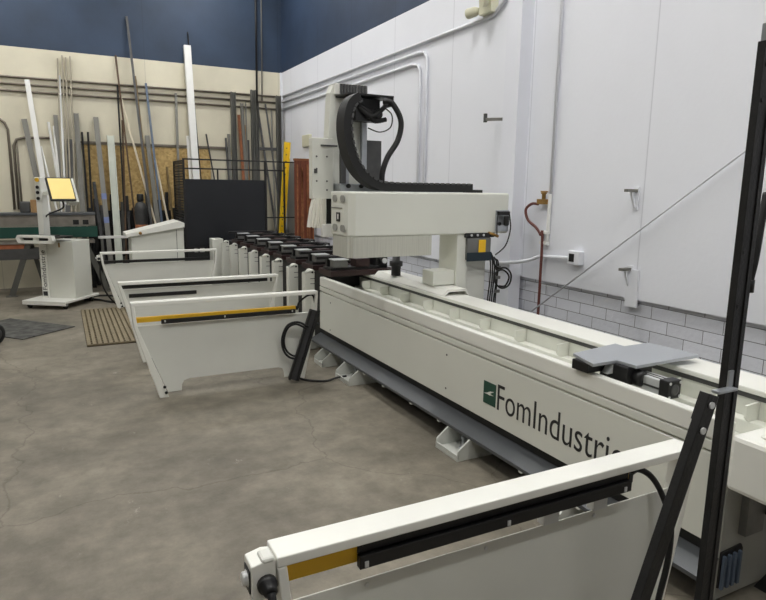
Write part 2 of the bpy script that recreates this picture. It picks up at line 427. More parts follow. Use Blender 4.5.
# lettering and logo
def letters(body, w, h, name, m, parent, loc, rot, align=None):
    cu=bpy.data.curves.new(name,'FONT'); cu.body=body; cu.size=1; cu.extrude=.012; cu.offset=-.006
    tmp=bpy.data.objects.new('tmp_text',cu); COL.objects.link(tmp)
    dg=bpy.context.evaluated_depsgraph_get(); me=bpy.data.meshes.new_from_object(tmp.evaluated_get(dg))
    bpy.data.objects.remove(tmp); me.name=name
    xs=[v.co.x for v in me.vertices]; ys=[v.co.y for v in me.vertices]
    x0,x1=min(xs),max(xs); y0,y1=min(ys),max(ys)
    for v in me.vertices:
        v.co.x=(v.co.x-x0)/(x1-x0)*w; v.co.y=(v.co.y-y0)/(y1-y0)*h; v.co.z*=.12
    me.materials.clear(); me.materials.append(M[m])
    o=bpy.data.objects.new(name,me); COL.objects.link(o); o.parent=parent
    o.location=Vector(loc)-(parent.location if parent else Vector()); o.rotation_euler=rot
    return o
ROTX=Matrix(((0,0,-1),(-1,0,0),(0,1,0))).to_euler()      # text runs towards -Y, faces -X
letters('FomIndustrie',1.075,.18,'lettering','letter_black',bed,(2.549,3.222,.424),ROTX)
lg=MB().box(2.546,2.5495,3.242,3.378,.432,.590).build('logo_square','logo_green',bed)
MB().prism([(3.372,.500),(3.335,.512),(3.30,.530),(3.258,.537),(3.29,.520),(3.30,.512),(3.262,.508),(3.31,.500),(3.335,.503)],'x',2.5445,2.5458).build('logo_mark','frame_white',lg)
MB().box(2.33,2.52,11.05,11.3,.02,.97).build('end_post','machine_white',bed,.006)

# ------------------------------------------------------------------ clamp vices along the bed
vice_y=[6.72,7.28,7.88,8.45,9.03,9.62,10.22,10.80]
def make_vice(y, label, post=True):
    t=thing('clamp_vice',(2.5,y,.9),label,'clamp','clamp vices in a row along the bed')
    if post:
        p=MB(); p.box(2.425,2.545,y-.08,y+.03,.18,.93)
        p.prism([(2.425,.93),(2.47,.93),(2.47,.945),(2.50,.965),(2.53,.965),(2.545,.945),(2.545,.93)],'y',y-.08,y+.03)
        u=p.build('upright','machine_white',t,.008)
        MB().lathe((2.515,y-.081,.935),(0,-1,0),[(.012,0),(.012,.004)],12).build('hole','black_plastic',u)
        for z in (.86,.80): MB().box(2.49,2.546,y-.0835,y-.081,z,z+.006).build('slot','black_plastic',u)
    c=y-.30
    b=MB(); b.box(2.58,3.38,c-.19,c+.19,.931,.99); b.prism([(2.58,.926),(3.02,.926),(2.98,.931),(2.58,.931)],'y',c-.15,c+.15); b.build('base_slab','maroon',t,.004)
    b=MB(); b.box(2.60,3.20,c-.13,c+.10,.991,1.02); b.build('slide','black_plastic',t,.003)
    b=MB(); b.prism([(2.64,1.02),(2.80,1.02),(2.80,1.08),(2.775,1.10),(2.64,1.10)],'y',c-.14,c+.0); b.build('front_jaw','vice_grey',t,.004)
    MB().box(2.63,2.81,c-.145,c+.005,1.101,1.112).build('jaw_pad','aluminium',t,.002)
    b=MB(); b.box(2.50,3.28,c+.03,c+.085,1.10,1.135); b.box(2.62,2.68,c+.03,c+.085,1.02,1.10); b.box(3.1,3.16,c+.03,c+.085,1.02,1.10); b.build('clamp_bar','black_steel',t,.004)
    b=MB(); b.box(2.90,3.07,c-.14,c+.02,1.02,1.11); b.build('clamp_head','maroon',t,.006)
    b=MB(); b.box(3.17,3.32,c-.09,c+.06,.991,1.13); b.lathe((3.25,c-.09,1.08),(0,-1,0),[(.045,0),(.045,.05),(.03,.055)],16); b.build('rear_jaw','black_plastic',t,.005)
    MB().lathe((3.25,c-.15,1.08),(0,-1,0),[(.03,-.004),(.03,.012)],14).build('knob','aluminium',t)
    return t
ordinal=['nearest the gantry brush','second','third','fourth','fifth','sixth','seventh','farthest from the gantry']
proto=make_vice(vice_y[0],'maroon clamp vice with a white upright, standing next to the gantry brush')
names=['second','third','fourth','fifth','sixth','seventh']
for i,y in enumerate(vice_y[1:]):
    c=copy_tree(proto); c.location=(2.5,y,.9)
    c['label']=('maroon clamp vice with a white upright, %s counted back from the gantry'%names[i]) if i<6 else 'maroon clamp vice with a white upright, last in the row before the black screen'

# ------------------------------------------------------------------ gantry
ga=thing('gantry',(3.2,5.1,.93),'white travelling gantry with black cable chain and brush curtain over the bed','machine')
MB().prism([(2.18,5.28),(2.18,4.985),(2.2,4.94),(2.255,4.9),(3.9,4.9),(3.9,5.28)],'z',1.475,1.862).build('bridge','machine_white',ga,.015)
def stadium(cy,cz,a,r,n=8):
    pts=[]
    for i in range(n+1): pts.append((cy+a+r*math.sin(i*math.pi/n), cz+r*math.cos(i*math.pi/n)))
    for i in range(n+1): pts.append((cy-a-r*math.sin(i*math.pi/n), cz-r*math.cos(i*math.pi/n)))
    return pts
for y in (5.00,5.17):
    for z in (1.80,1.545):
        MB().prism(stadium(y,z,.02,.03),'x',2.172,2.179).build('end_pocket','end_shade_grey',ga,.002)  # flat plates whose grey paints in the shading of the recessed pockets
MB().box(2.170,2.179,5.06,5.13,1.60,1.68).build('end_badge','black_plastic',ga)
MB().box(2.168,2.1695,5.075,5.10,1.62,1.665).build('badge_mark','white_paint',ga)
MB().box(2.173,2.179,5.02,5.26,1.715,1.722).build('end_groove','dark_steel',ga)
b=MB(); b.box(2.235,3.03,4.905,4.93,1.29,1.474); b.prism([(2.19,4.98),(2.215,4.98),(2.235,4.93),(2.235,4.905)],'z',1.29,1.474); b.box(2.19,2.215,4.931,5.25,1.29,1.474); b.build('brush_curtain','brush',ga)
b=MB(); b.box(3.325,3.445,4.92,5.24,.935,1.475); b.build('column','machine_white',ga,.008)
b=MB(); b.box(3.447,3.72,5.0,5.25,.62,1.475); b.build('column_side','panel_grey',ga,.006)
b=MB(); b.prism([(3.08,.931),(3.12,.965),(3.30,.965),(3.345,.90),(3.345,.931),(3.31,.985),(3.11,.985),(3.06,.935)],'y',4.72,6.15); b.build('rail_shroud','frame_white',ga)
b=MB(); b.box(3.085,3.325,4.95,5.15,.99,1.13); b.build('carriage_block','machine_white',ga,.008)
MB().lathe((3.12,5.75,.986),'z',[(.05,0),(.05,.1),(.07,.101),(.07,.15),(.04,.16),(.04,.26)],14).build('spindle_guide','black_plastic',ga)
# head tower behind the bridge
b=MB(); b.prism([(2.20,1.56),(2.42,1.56),(2.42,2.82),(2.30,2.82),(2.27,2.75)],'y',5.5,5.62); b.build('tower_side','machine_white',ga,.006)
b=MB(); b.box(2.42,2.47,5.52,5.62,1.56,2.74); b.box(2.60,2.655,5.52,5.62,1.56,2.70); b.build('guide_rails','galvanised',ga,.003)
b=MB(); b.box(2.47,2.60,5.56,5.62,1.56,2.72); b.build('tower_back','machine_white',ga)
b=MB(); b.box(2.36,2.41,5.46,5.50,1.56,2.62); b.build('rack_strip','dark_steel',ga)
b=MB(); b.box(2.30,2.62,5.46,5.62,2.73,2.83); b.build('motor_housing','frame_white',ga,.006)
b=MB()
for i in range(9): b.box(2.345+.03*i,2.365+.03*i,5.44,5.46,2.735,2.825)
b.box(2.335,2.625,5.4605,5.47,2.735,2.826); b.build('fin_grille','dark_steel',ga)
b=MB(); b.box(2.32,2.78,5.22,5.5,2.705,2.722); b.box(2.76,2.778,5.22,5.34,2.63,2.705); b.build('chain_bracket','black_steel',ga,.003)
b=MB(); b.box(2.45,2.70,5.34,5.50,2.50,2.70); b.box(2.55,2.62,5.3,5.34,2.52,2.60); b.lathe((2.66,5.33,2.56),(0,-1,0),[(.045,0),(.045,.04),(.02,.05)],14); b.build('valve_block','black_plastic',ga,.006)
b=MB(); b.tube([(2.45,5.36,2.66),(2.56,5.30,2.58),(2.62,5.30,2.50),(2.74,5.30,2.52)],.022,8,6); b.tube([(2.48,5.34,2.62),(2.58,5.29,2.54),(2.66,5.28,2.58),(2.75,5.28,2.66)],.022,8,6); b.build('hose_bundle','rubber',ga)
b=MB(); b.tube([(2.70,5.26,2.62),(2.78,5.26,2.56),(2.77,5.26,2.45),(2.66,5.26,2.40),(2.54,5.26,2.43)],.006,6,8); b.build('thin_wire','black_plastic',ga)
b=MB(); b.tube([(2.66,5.2,2.66),(2.72,5.15,2.65),(2.80,5.12,2.50),(2.775,5.12,2.33),(2.67,5.12,2.17),(2.62,5.12,2.03),(2.62,5.12,1.90)],.026,10,8); b.build('air_hose','rubber',ga)
b=MB(); b.box(2.62,2.86,5.62,5.68,1.9,2.35); b.build('side_grille','dark_steel',ga)
b=MB(); b.box(2.28,2.85,5.30,5.5,1.80,1.93); b.build('head_carriage','galvanised',ga,.01)
for i in range(4): MB().lathe((2.36+.13*i,5.30,1.91),(0,-1,0),[(.02,0),(.02,.02)],10).build('carriage_bolt','black_plastic',ga)
# energy chain: many links on a curve in the XZ plane
path=catmull([Vector(p) for p in [(2.36,0,2.665),(2.285,0,2.61),(2.248,0,2.50),(2.245,0,2.36),(2.278,0,2.21),(2.34,0,2.08),(2.43,0,1.985),(2.54,0,1.925),(2.68,0,1.908),(2.90,0,1.905),(3.20,0,1.905),(3.56,0,1.905)]],24)
L=[0]
for a,c in zip(path,path[1:]): L.append(L[-1]+(c-a).length)
chain=MB(); pins=MB(); rings=[]; hgt=.080
for q,p in enumerate(path):
    a=path[max(0,q-1)]; c=path[min(len(path)-1,q+1)]; t=(c-a).normalized(); nrm=t.cross(Vector((0,1,0)))
    rings.append([chain.bm.verts.new((p.x+nrm.x*h,y,p.z+nrm.z*h)) for h,y in ((-hgt/2,5.035),(hgt/2,5.035),(hgt/2,5.205),(-hgt/2,5.205))])
for A,B in zip(rings,rings[1:]):
    for k in range(4): chain.face([A[k],A[(k+1)%4],B[(k+1)%4],B[k]])
chain.face(rings[0][::-1]); chain.face(rings[-1])
s_=.02; i=0
while s_<L[-1]-.03:
    while L[i+1]<s_: i+=1
    p=path[i].lerp(path[i+1],(s_-L[i])/(L[i+1]-L[i])); t=(path[i+1]-path[i]).normalized(); nrm=t.cross(Vector((0,1,0)))
    for sg in (1,):
        m_=p+nrm*(.036*sg)
        pins.beam((m_.x-t.x*.017,5.032,m_.z-t.z*.017),(m_.x+t.x*.017,5.032,m_.z+t.z*.017),.010,.016,nrm)
    s_+=.06
ch=chain.build('energy_chain','rubber',ga); pins.build('chain_side_links','dark_steel',ch)
MB().box(3.56,3.68,5.04,5.2,1.8625,1.89).build('chain_anchor','black_steel',ga)
# head cover and dust skirt on the left of the head
b=MB(); b.box(2.055,2.27,5.42,5.5,1.79,2.335); b.build('head_cover','machine_white',ga,.008)
MB().box(2.14,2.30,5.405,5.419,2.26,2.275).build('cover_handle','dark_steel',ga)
for (x,z) in ((2.10,2.17),(2.20,2.17),(2.10,1.95),(2.20,1.95),(2.10,2.06),(2.2,1.87)):
    MB().lathe((x,5.419,z),(0,-1,0),[(.008,0),(.008,.005)],8).build('cover_bolt','dark_steel',ga)
MB().box(2.075,2.105,5.408,5.419,2.02,2.06).build('latch','dark_steel',ga,.003)
sk=MB(); n=14; ring=[]
for (z,x0,x1) in ((1.79,2.07,2.19),(1.70,2.045,2.19),(1.60,2.03,2.185),(1.53,2.02,2.18)):
    P=[]
    for i in range(n+1):
        u=i/n; P.append(sk.bm.verts.new((x0+(x1-x0)*u, 5.40+.012*math.sin(i*2.4)-.02*(1.79-z)/.26, z+.008*math.sin(i*1.7)*(z<1.55))))
    Q=[sk.bm.verts.new((x0+(x1-x0)*(1-i/n),5.47,z)) for i in range(n+1)]
    ring.append(P+Q)
for A,B in zip(ring,ring[1:]):
    for i in range(len(A)): sk.face([A[i],A[(i+1)%len(A)],B[(i+1)%len(A)],B[i]])
sk.face(ring[0]); sk.face(ring[-1][::-1]); sk.build('dust_skirt','cloth',ga)
b=MB(); b.box(2.20,2.29,5.44,5.53,1.50,1.79); b.build('spindle','black_plastic',ga,.01)
b=MB(); b.box(2.13,2.24,5.36,5.40,1.44,1.56); b.box(2.19,2.25,5.401,5.45,1.46,1.54); b.build('white_tab','white_paint',ga,.004)
# lubricator and air unit on the column and bridge end
lu=MB().box(3.42,3.70,4.89,4.995,1.225,1.44).build('lubricator','vice_grey',ga,.012)
MB().box(3.40,3.73,4.885,4.998,1.442,1.485).build('lubricator_cap','black_plastic',lu,.004)
MB().box(3.415,3.705,4.884,4.8895,1.215,1.30).build('reservoir','tank_blue',lu,.004)
MB().box(3.55,3.63,4.8825,4.8885,1.30,1.42).build('warning_label','label_yellow',lu)
for x in (3.46,3.53,3.6): MB().lathe((x,4.884,1.465),(0,-1,0),[(.012,0),(.012,.006)],8).build('cap_screw','aluminium',lu)
b=MB(); b.tube([(3.66,4.93,1.49),(3.70,4.87,1.47),(3.76,4.87,1.45)],.014,8,4); b.build('brass_fitting','brass',lu)
pl=MB().box(3.74,3.895,4.885,4.8985,1.495,1.70).build('air_unit_plate','galvanised',ga,.003)
b=MB(); b.box(3.75,3.88,4.85,4.884,1.655,1.69); b.lathe((3.83,4.84,1.55),'z',[(.012,0),(.028,.01),(.028,.09),(.018,.1)],12); b.lathe((3.775,4.885,1.57),(0,-1,0),[(.018,0),(.018,.02)],10); b.build('regulator','black_plastic',pl,.003)
b=MB(); b.tube([(3.75,4.87,1.67),(3.735,4.86,1.58),(3.74,4.86,1.46)],.006,6,6); b.tube([(3.885,4.87,1.67),(3.90,4.86,1.52),(3.85,4.86,1.36),(3.74,4.87,1.27)],.007,6,6); b.build('air_line','rubber',pl)
b=MB()
for i,x in enumerate((3.74,3.765,3.79,3.815,3.835)):
    b.tube([(x-.03,4.95,1.30-.02*i),(x,4.94,1.18),(x+.01*math.sin(i*3),4.94,1.0),(x-.01,4.95,.80),(x,4.96,.62)],.0075,8,5)
b.tube([(3.74,4.94,1.28),(3.78,4.92,1.16),(3.86,4.92,1.12)],.01,8,5)
b.build('cable_drop','black_plastic',ga)
b=MB(); b.tube([(3.80,4.93,1.12),(3.90,4.90,1.13),(3.97,4.90,1.06),(3.95,4.90,.96),(3.86,4.90,.93),(3.78,4.90,.99),(3.79,4.92,1.08),(3.88,4.92,1.11),(3.96,4.92,1.04),(3.92,4.92,.95),(3.84,4.92,.95)],.009,8,6); b.build('cable_coil','rubber',ga)
for z in (1.12,1.02,.88): MB().box(3.80,3.86,4.925,4.95,z,z+.03).build('connector','vice_grey',ga,.003)

# ------------------------------------------------------------------ cutting support lying on the bed near the camera
cs=thing('sliding_stop_carriage',(2.75,2.4,.9),'grey plate carriage with a square silver actuator riding on the near end of the bed','machine part')
b=MB(); b.prism([(2.50,2.36),(2.68,2.36),(2.69,2.235),(3.21,2.245),(3.21,2.33),(3.18,2.57),(2.97,2.57),(2.97,2.64),(2.565,2.575)],'z',.962,.98); b.build('top_plate','plate_alu',cs,.002)
b=MB(); b.box(2.525,2.80,2.42,2.54,.905,.9615); b.build('slide_block','black_steel',cs,.004)
b=MB(); b.prism([(2.62,.905),(2.70,.905),(2.66,.955)],'y',2.365,2.41); b.prism([(2.70,.955),(2.78,.955),(2.72,.905)],'y',2.365,2.41); b.build('wedge','aluminium',cs)
b=MB(); b.box(2.66,2.86,2.27,2.46,.86,.9615); b.lathe((2.74,2.26,.90),(0,-1,0),[(.045,-.01),(.045,.03),(.03,.04)],14); b.build('clamp_body','black_plastic',cs,.006)
b=MB(); b.box(2.735,2.825,2.12,2.32,.84,.925); b.build('actuator','aluminium',cs,.004)
for x in (2.76,2.79): MB().box(x,x+.006,2.12,2.26,.9255,.928).build('slot','dark_steel',cs)
MB().box(2.731,2.7345,2.12,2.26,.875,.885).build('slot','dark_steel',cs)
ec=MB().box(2.73,2.83,2.06,2.1195,.835,.935).build('end_cap','black_plastic',cs,.006)
for (x,z) in ((2.742,.848),(2.818,.848),(2.742,.922),(2.818,.922)): MB().lathe((x,2.059,z),(0,-1,0),[(.008,0),(.008,.003)],8).build('bolt','aluminium',ec)
MB().lathe((2.78,2.059,.885),(0,-1,0),[(.03,0),(.03,.004),(.018,.005)],16).build('cap_ring','dark_steel',ec)

# ------------------------------------------------------------------ guard frames (trapezoid sheet panels on the operator side)
def make_guard(y0, label, z=.885, bar='full', x0=.485, x1=2.21, zt=.665, zb=.70, bend=.23):
    """y0 = face towards the camera"""
    y1=y0+.10
    t=thing('machine_guard',((x0+x1)/2,y0+.05,0),label,'guard','guard frames on the operator side')
    f=MB()
    f.box(x0,x1,y0,y1,z-.032,z)                          # top rail
    f.prism([(x0,z-.032),(x0+.028,z-.032),(x0+.045,zt),(x0+.28,.0),(x0+.20,0),(x0+.015,zt)],'y',y0,y1)
    f.prism([(x1,z-.032),(x1-.028,z-.032),(x1-.035,zt),(x1-.21,0),(x1-.15,0),(x1-.010,zt)],'y',y0,y1)
    fr=f.build('frame','frame_white',t,.004)
    p=MB(); yy=y0+.055
    xl=lambda zz: x0+.045+(.235)*(zt-zz)/zt
    xr=lambda zz: x1-.035-(.175)*(zt-zz)/zt
    poly=[(xl(zt),zt),(xl(0),.03),(x0+.40,.03),(x0+.405,.09),(x0+.425,.125),(x0+.47,.138),(x1-.40,.138),(x1-.36,.125),(x1-.345,.09),(x1-.34,.03),(xr(0),.03),(xr(zt),zt)]
    p.prism(poly,'y',yy,yy+.006)
    if bar!='near': p.box(xl(zt),xr(zt),yy+.006,yy+.035,zt-.006,zt)
    p.build('panel','panel_grey',t,.001)
    for x in (x0+.3,x0+.75,x0+1.25): MB().lathe((x,yy,zt-.02),(0,-1,0),[(.008,0),(.008,.003)],8).build('panel_bolt','aluminium',t)
    for (x,zz) in ((x0+.225,.10),(x0+.235,.045)): MB().lathe((x+.02,y0,zz),(0,-1,0),[(.014,0),(.014,.006)],8).build('foot_bolt','black_steel',t)
    if bar in ('full','near'):
        h=.045 if bar=='full' else .058
        xe=x1-bend
        lbr=MB().box(x0+.03,xe+.01,y0+.035,y0+.075,zb,zb+h).build('light_curtain_bar','yellow',t,.003)
        b=MB()
        if bar=='full': b.box(x0+.245,xe,y0+.012,y0+.032,zb-.022,zb+.018)
        else: b.box(x0+.255,xe,y0+.010,y0+.034,zb-.012,zb+.030); b.box(x0+.255,xe,y0+.0345,y0+.08,zb+.058,zb+.066); b.box(x0+.255,xe,y0+.0285,y0+.0345,zb+.0305,zb+.066)
        b.build('bar_shroud','black_plastic',lbr,.002)
        for x in (x0+.27,x0+.8,xe-.04): MB().box(x,x+.012,y0+.006,y0+.0098,zb-.006,zb+.012).build('shroud_bolt','aluminium',lbr)
        MB().box(xe+.011,xe+.035,y0+.035,y0+.075,zb+.004,zb+.04).build('end_plug','black_plastic',lbr,.003)
        for x in (x0+1.0,x0+1.24): MB().box(x,x+.07,y0+.05,y0+.085,zt+.001,zb-.001).build('bar_bracket','aluminium',lbr)
    else:
        lbr=MB().box(x0+.03,x1-.12,y0+.03,y0+.07,zb,zb+.04).build('light_curtain_bar','black_plastic',t,.003)
        if bar=='slot':
            MB().box(x0+.10,x0+.80,y0+.045,y0+.0545,zb-.10,zb-.06).build('dark_slot','black_plastic',t,.004)
    return t
g2=make_guard(5.68,'grey guard frame with a bright yellow bar and a black strip leaning on its end')
g1=make_guard(1.50,'guard frame closest to the camera, with a push button box on its end',z=.90,x0=.462,x1=2.19,bar='near',zt=.715,zb=.795,bend=.34)
g3=make_guard(6.95,'guard frame with a black bar, right behind the one with the bright yellow bar',bar='slot',zt=.795,zb=.81)
g4=make_guard(10.15,'guard frame farthest from the camera, in front of the sloped white cabinet',bar='black',zt=.70,zb=.715)
# push button boxes
def button_box(g, x, y, z, s=1.):
    bx=MB().prism([(x-.085*s,z-.06*s),(x,z-.075*s),(x,z+.07*s),(x-.03*s,z+.075*s),(x-.085*s,z+.062*s)],'y',y-.045*s,y+.045*s).build('button_box','frame_white',g,.004)
    MB().box(x-.05*s,x-.002,y-.047*s,y+.02*s,z+.06*s,z+.082*s).build('box_cover','panel_grey',bx,.008)
    MB().lathe((x-.085*s,y,z+.0),(-1,0,0),[(.03*s,0),(.03*s,.004),(.024*s,.006),(.024*s,.014),(.018*s,.018)],16).build('push_button','aluminium',bx)
    MB().box(x-.09*s,x-.0855*s,y-.035*s,y+.03*s,z-.04*s,z+.04*s).build('button_plate','black_plastic',bx)
    gl=MB(); gl.lathe((x-.035*s,y-.046*s,z-.005),(0,-1,-.1),[(.034*s,0),(.034*s,.02*s),(.026*s,.022*s),(.024*s,.05*s),(.014*s,.055*s)],14); gl.build('cable_gland','black_plastic',bx)
    return bx
bb=button_box(g1,.461,1.545,.835,.82)
b=MB(); b.tube([(.432,1.465,.825),(.432,1.452,.80),(.434,1.448,.70),(.46,1.45,.50),(.55,1.47,.25),(.62,1.48,.10)],.012,8,6); b.build('box_cable','rubber',bb)
button_box(g4,.484,10.2,.80,.6)
# cables on frames
b=MB(); b.tube([(1.885,1.555,.825),(1.93,1.555,.835),(1.99,1.54,.80),(2.04,1.52,.72),(2.07,1.49,.60),(2.06,1.48,.45),(2.03,1.48,.30),(2.0,1.48,.15),(2.02,1.6,.05)],.012,8,6); b.build('bar_cable','rubber',g1)
b=MB(); b.tube([(2.015,5.735,.72),(2.03,5.72,.78),(2.11,5.71,.84),(2.17,5.71,.835),(2.19,5.71,.74),(2.185,5.71,.67)],.010,8,6); b.build('bar_cable','rubber',g2)
# leaning strip against the second frame, with its cable loop
st=thing('light_curtain_strip',(1.97,5.64,0),'black ribbed strip leaning on the end of the frame with the yellow bar','sensor strip')
p0=Vector((1.915,5.60,.035)); p1=Vector((2.165,5.655,.70))
b=MB(); b.beam(p0,p1,.105,.03,(0,1,0)); b.build('strip_body','strip_grey',st,.003)
b=MB(); b.beam(p0+Vector((.035,-.02,-.01)),p1+Vector((.035,-.02,0)),.03,.02,(0,1,0)); b.beam(p0+Vector((-.045,-.018,.01)),p1+Vector((-.045,-.018,0)),.022,.014,(0,1,0)); b.build('strip_rib','black_plastic',st,.002)
b=MB(); b.tube([(2.08,5.60,.55),(1.98,5.63,.60),(1.88,5.65,.57),(1.83,5.66,.45),(1.84,5.66,.33),(1.90,5.65,.25),(1.99,5.62,.23),(2.03,5.6,.25)],.011,8,6)
b.tube([(2.06,5.60,.53),(1.97,5.63,.58),(1.89,5.65,.55),(1.85,5.66,.45),(1.86,5.66,.34),(1.92,5.65,.27),(2.0,5.62,.255)],.010,8,6); b.build('cable_loop','rubber',st)

# ------------------------------------------------------------------ black fence post close to the camera
fp=thing('fence_post',(1.885,1.2,0),'tall black square steel post standing in front of the near end of the bed','post')
b=MB(); b.section((1.879,1.2,.012),(1.879,1.2,2.335),.068,.024,'tube',.003); b.box(1.886,1.893,1.184,1.1878,.012,2.33); b.build('post','post_black',fp,.003)
MB().box(1.79,1.98,1.11,1.29,0,.012).build('base_plate','post_black',fp)
MB().box(1.855,1.905,1.19,1.21,2.336,2.385).build('post_insert','galvanised',fp)
for z in (2.27,2.17,1.72,1.55): 
    for x in (1.862,1.9):
        if not (x>1.89 and z>2): MB().lathe((x,1.1878,z),(0,-1,0),[(.008,0),(.008,.002)],10).build('hole','black_plastic',fp)
br=MB().beam((1.738,1.165,1.29),(1.285,1.165,.02),.052,.03,(0,1,0)).build('brace','post_black',fp,.003)
MB().prism([(1.24,0),(1.32,0),(1.305,.05),(1.255,.05)],'y',1.12,1.21).build('brace_foot','post_black',br)
b=MB(); b.box(1.775,1.868,1.16,1.187,1.283,1.292); b.box(1.846,1.87,1.180,1.187,1.292,1.345); b.build('angle_bracket','galvanised',fp,.002)
for (x,z) in ((1.722,1.262),(1.694,1.185)): MB().lathe((x,1.147,z),(0,-1,0),[(.011,0),(.011,.006)],10).build('bolt','aluminium',br)
b=MB(); b.beam((1.752,1.1835,1.285),(1.722,1.1835,1.20),.07,.006,(0,1,0)); b.build('brace_shoe','black_steel',br)
b=MB(); b.tube([(1.99,1.22,1.90),(1.962,1.21,1.80),(1.938,1.2,1.70),(1.922,1.2,1.62)],.012,8,6); b.build('strap','rubber',fp)
MB().lathe((1.922,1.2,1.61),(0,0,1),[(.016,-.02),(.016,.02)],10).build('strap_clip','black_plastic',fp)

# ------------------------------------------------------------------ operator console
PHI=R(35)
cn=thing('operator_console',(-.075,10.97,0),'white wheeled control console with a yellow lit touchscreen on its column','control console',rz=-PHI)
# local frame: x to the console's right, y to its back
def LB(): return MB()
def lbox(name,m,x0,x1,y0,y1,z0,z1,par=cn,bev=.006): return MB().box(x0,x1,y0,y1,z0,z1).build(name,m,par,bev,True)
b=MB(); b.prism([(-.36,-.43),(.36,-.43),(.36,.45),(-.36,.45)],'z',.09,.125); b.box(-.36,.36,-.43,-.415,.06,.09); b.build('base','frame_white',cn,.006,True)
for (x,y) in ((-.28,-.36),(.30,-.34),(.28,.36),(-.28,.36)):
    w=MB(); w.lathe((x-.02,y,.045),(1,0,0),[(.02,0),(.045,.004),(.045,.036),(.02,.04)],16); cw=w.build('caster','rubber',cn,0,True)
    k=MB(); k.box(x-.028,x+.028,y-.02,y+.02,.046,.0895); k.build('caster_fork','galvanised',cw,.002,True)
lbox('cabinet','machine_white',-.112,.33,-.12,.32,.126,1.02)
lbox('key_latch','brass',.10,.125,-.128,-.1205,.92,.99,cn,.002)
colm=lbox('column','frame_white',-.215,-.118,-.12,.02,1.0205,1.98)
lbox('lower_fascia','frame_white',-.22,-.1135,-.14,.0,.126,1.02,colm,.003)
t_=letters('FomIndustrie',.62,.075,'lettering','letter_black',cn,Vector((-.13,-.1415,.25))+cn.location,Matrix(((0,-1,0),(0,0,-1),(1,0,0))).to_euler())
MB().box(-.205,-.13,-.1425,-.1402,.155,.225).build('logo_square','letter_black',cn,0,True)
pn=lbox('button_panel','panel_grey',-.21,-.123,-.127,-.1205,1.62,1.90,colm,.002)
for z in (1.66,1.75,1.83): MB().lathe((-.166,-.1275,z),(0,-1,0),[(.026,0),(.026,.012)],12).build('button','black_plastic',pn,0,True)
MB().lathe((-.166,-.1205,1.94),(0,-1,0),[(.03,0),(.03,.02)],12).build('emergency_button','yellow',pn,0,True)
kb=MB()
kb.box(-.34,.24,-.355,.06,1.075,1.095); kb.box(-.32,.19,-.362,-.3555,1.03,1.095); kbo=kb.build('keyboard_shelf','black_plastic',cn,.004,True)
b=MB(); b.ring_prism([(-.33,1.0),(.20,1.0),(.24,1.04),(.22,1.12),(-.34,1.12),(-.37,1.07)],[(-.28,1.04),(.14,1.04),(.17,1.06),(.16,1.085),(-.28,1.085),(-.30,1.07)],'y',-.44,-.36); b.box(-.09,-.03,-.43,-.37,1.04,1.085); b.build('handle_bar','frame_white',kbo,.006,True)
b=MB(); b.box(-.28,.18,-.34,-.18,1.096,1.115); b.build('keyboard','black_plastic',kbo,.003,True)
b=MB(); b.box(-.215,-.12,-.30,-.1405,1.03,1.074); b.build('shelf_arm','panel_grey',kbo,.004,True)
# touchscreen, turned a little to the right and tilted back (world coordinates relative to an unrotated pivot)
rotS=Matrix.Rotation(PHI,3,'Z')@Matrix.Rotation(R(20),3,'Z')@Matrix.Rotation(R(-27),3,'X')
scp=Vector((.035,10.45,1.815))-cn.location; scp=Matrix.Rotation(PHI,3,'Z')@scp
def screen_box(name,m,x0,x1,y0,y1,z0,z1,par,bev):
    mb=MB().box(x0,x1,y0,y1,z0,z1); 
    for v in mb.bm.verts: v.co=scp+rotS@v.co
    return mb.build(name,m,par,bev,True)
sc=screen_box('screen_housing','black_plastic',-.178,.178,0,.045,-.185,.185,cn,.006)
screen_box('display','screen_yellow',-.160,.160,-.004,-.001,-.165,.165,sc,0)
screen_box('rear_case','panel_grey',.08,.23,.05,.17,-.19,.20,sc,.006)
b=MB(); b.beam(scp+Vector((0,.04,0)),Vector((-.19,-.02,1.72)),.05,.05,(0,0,1)); b.build('screen_arm','frame_white',sc,.004,True)
b=MB(); b.tube([scp+Vector((-.03,.04,-.17)),scp+Vector((-.03,.05,-.28)),Vector((-.10,-.06,1.40)),Vector((-.13,-.07,1.25))],.012,8,6); b.build('screen_cable','rubber',sc,0,True)

# ------------------------------------------------------------------ sloped white cabinet behind the frames
cb=thing('sloped_cabinet',(1.38,11.05,0),'white steel cabinet with a sloped lid in front of the black mesh panel','cabinet')
MB().prism([(.99,.06),(1.82,.06),(1.82,1.195),(.99,1.06)],'y',10.86,11.35).build('body','machine_white',cb,.006)
b=MB(); b.prism([(.915,1.05),(1.83,1.197),(1.83,1.27),(1.745,1.305),(.915,1.105)],'y',10.80,11.40); b.build('lid','frame_white',cb,.006)
MB().lathe((1.13,10.799,1.112),(0,-1,0),[(.025,0),(.025,.012),(.015,.02)],12).build('lock','brass',cb)
MB().box(1.0,1.81,10.88,11.33,0,.06).build('plinth','dark_recess',cb)
MB().box(1.70,1.706,10.855,10.8595,.08,1.16).build('door_gap','dark_steel',cb)

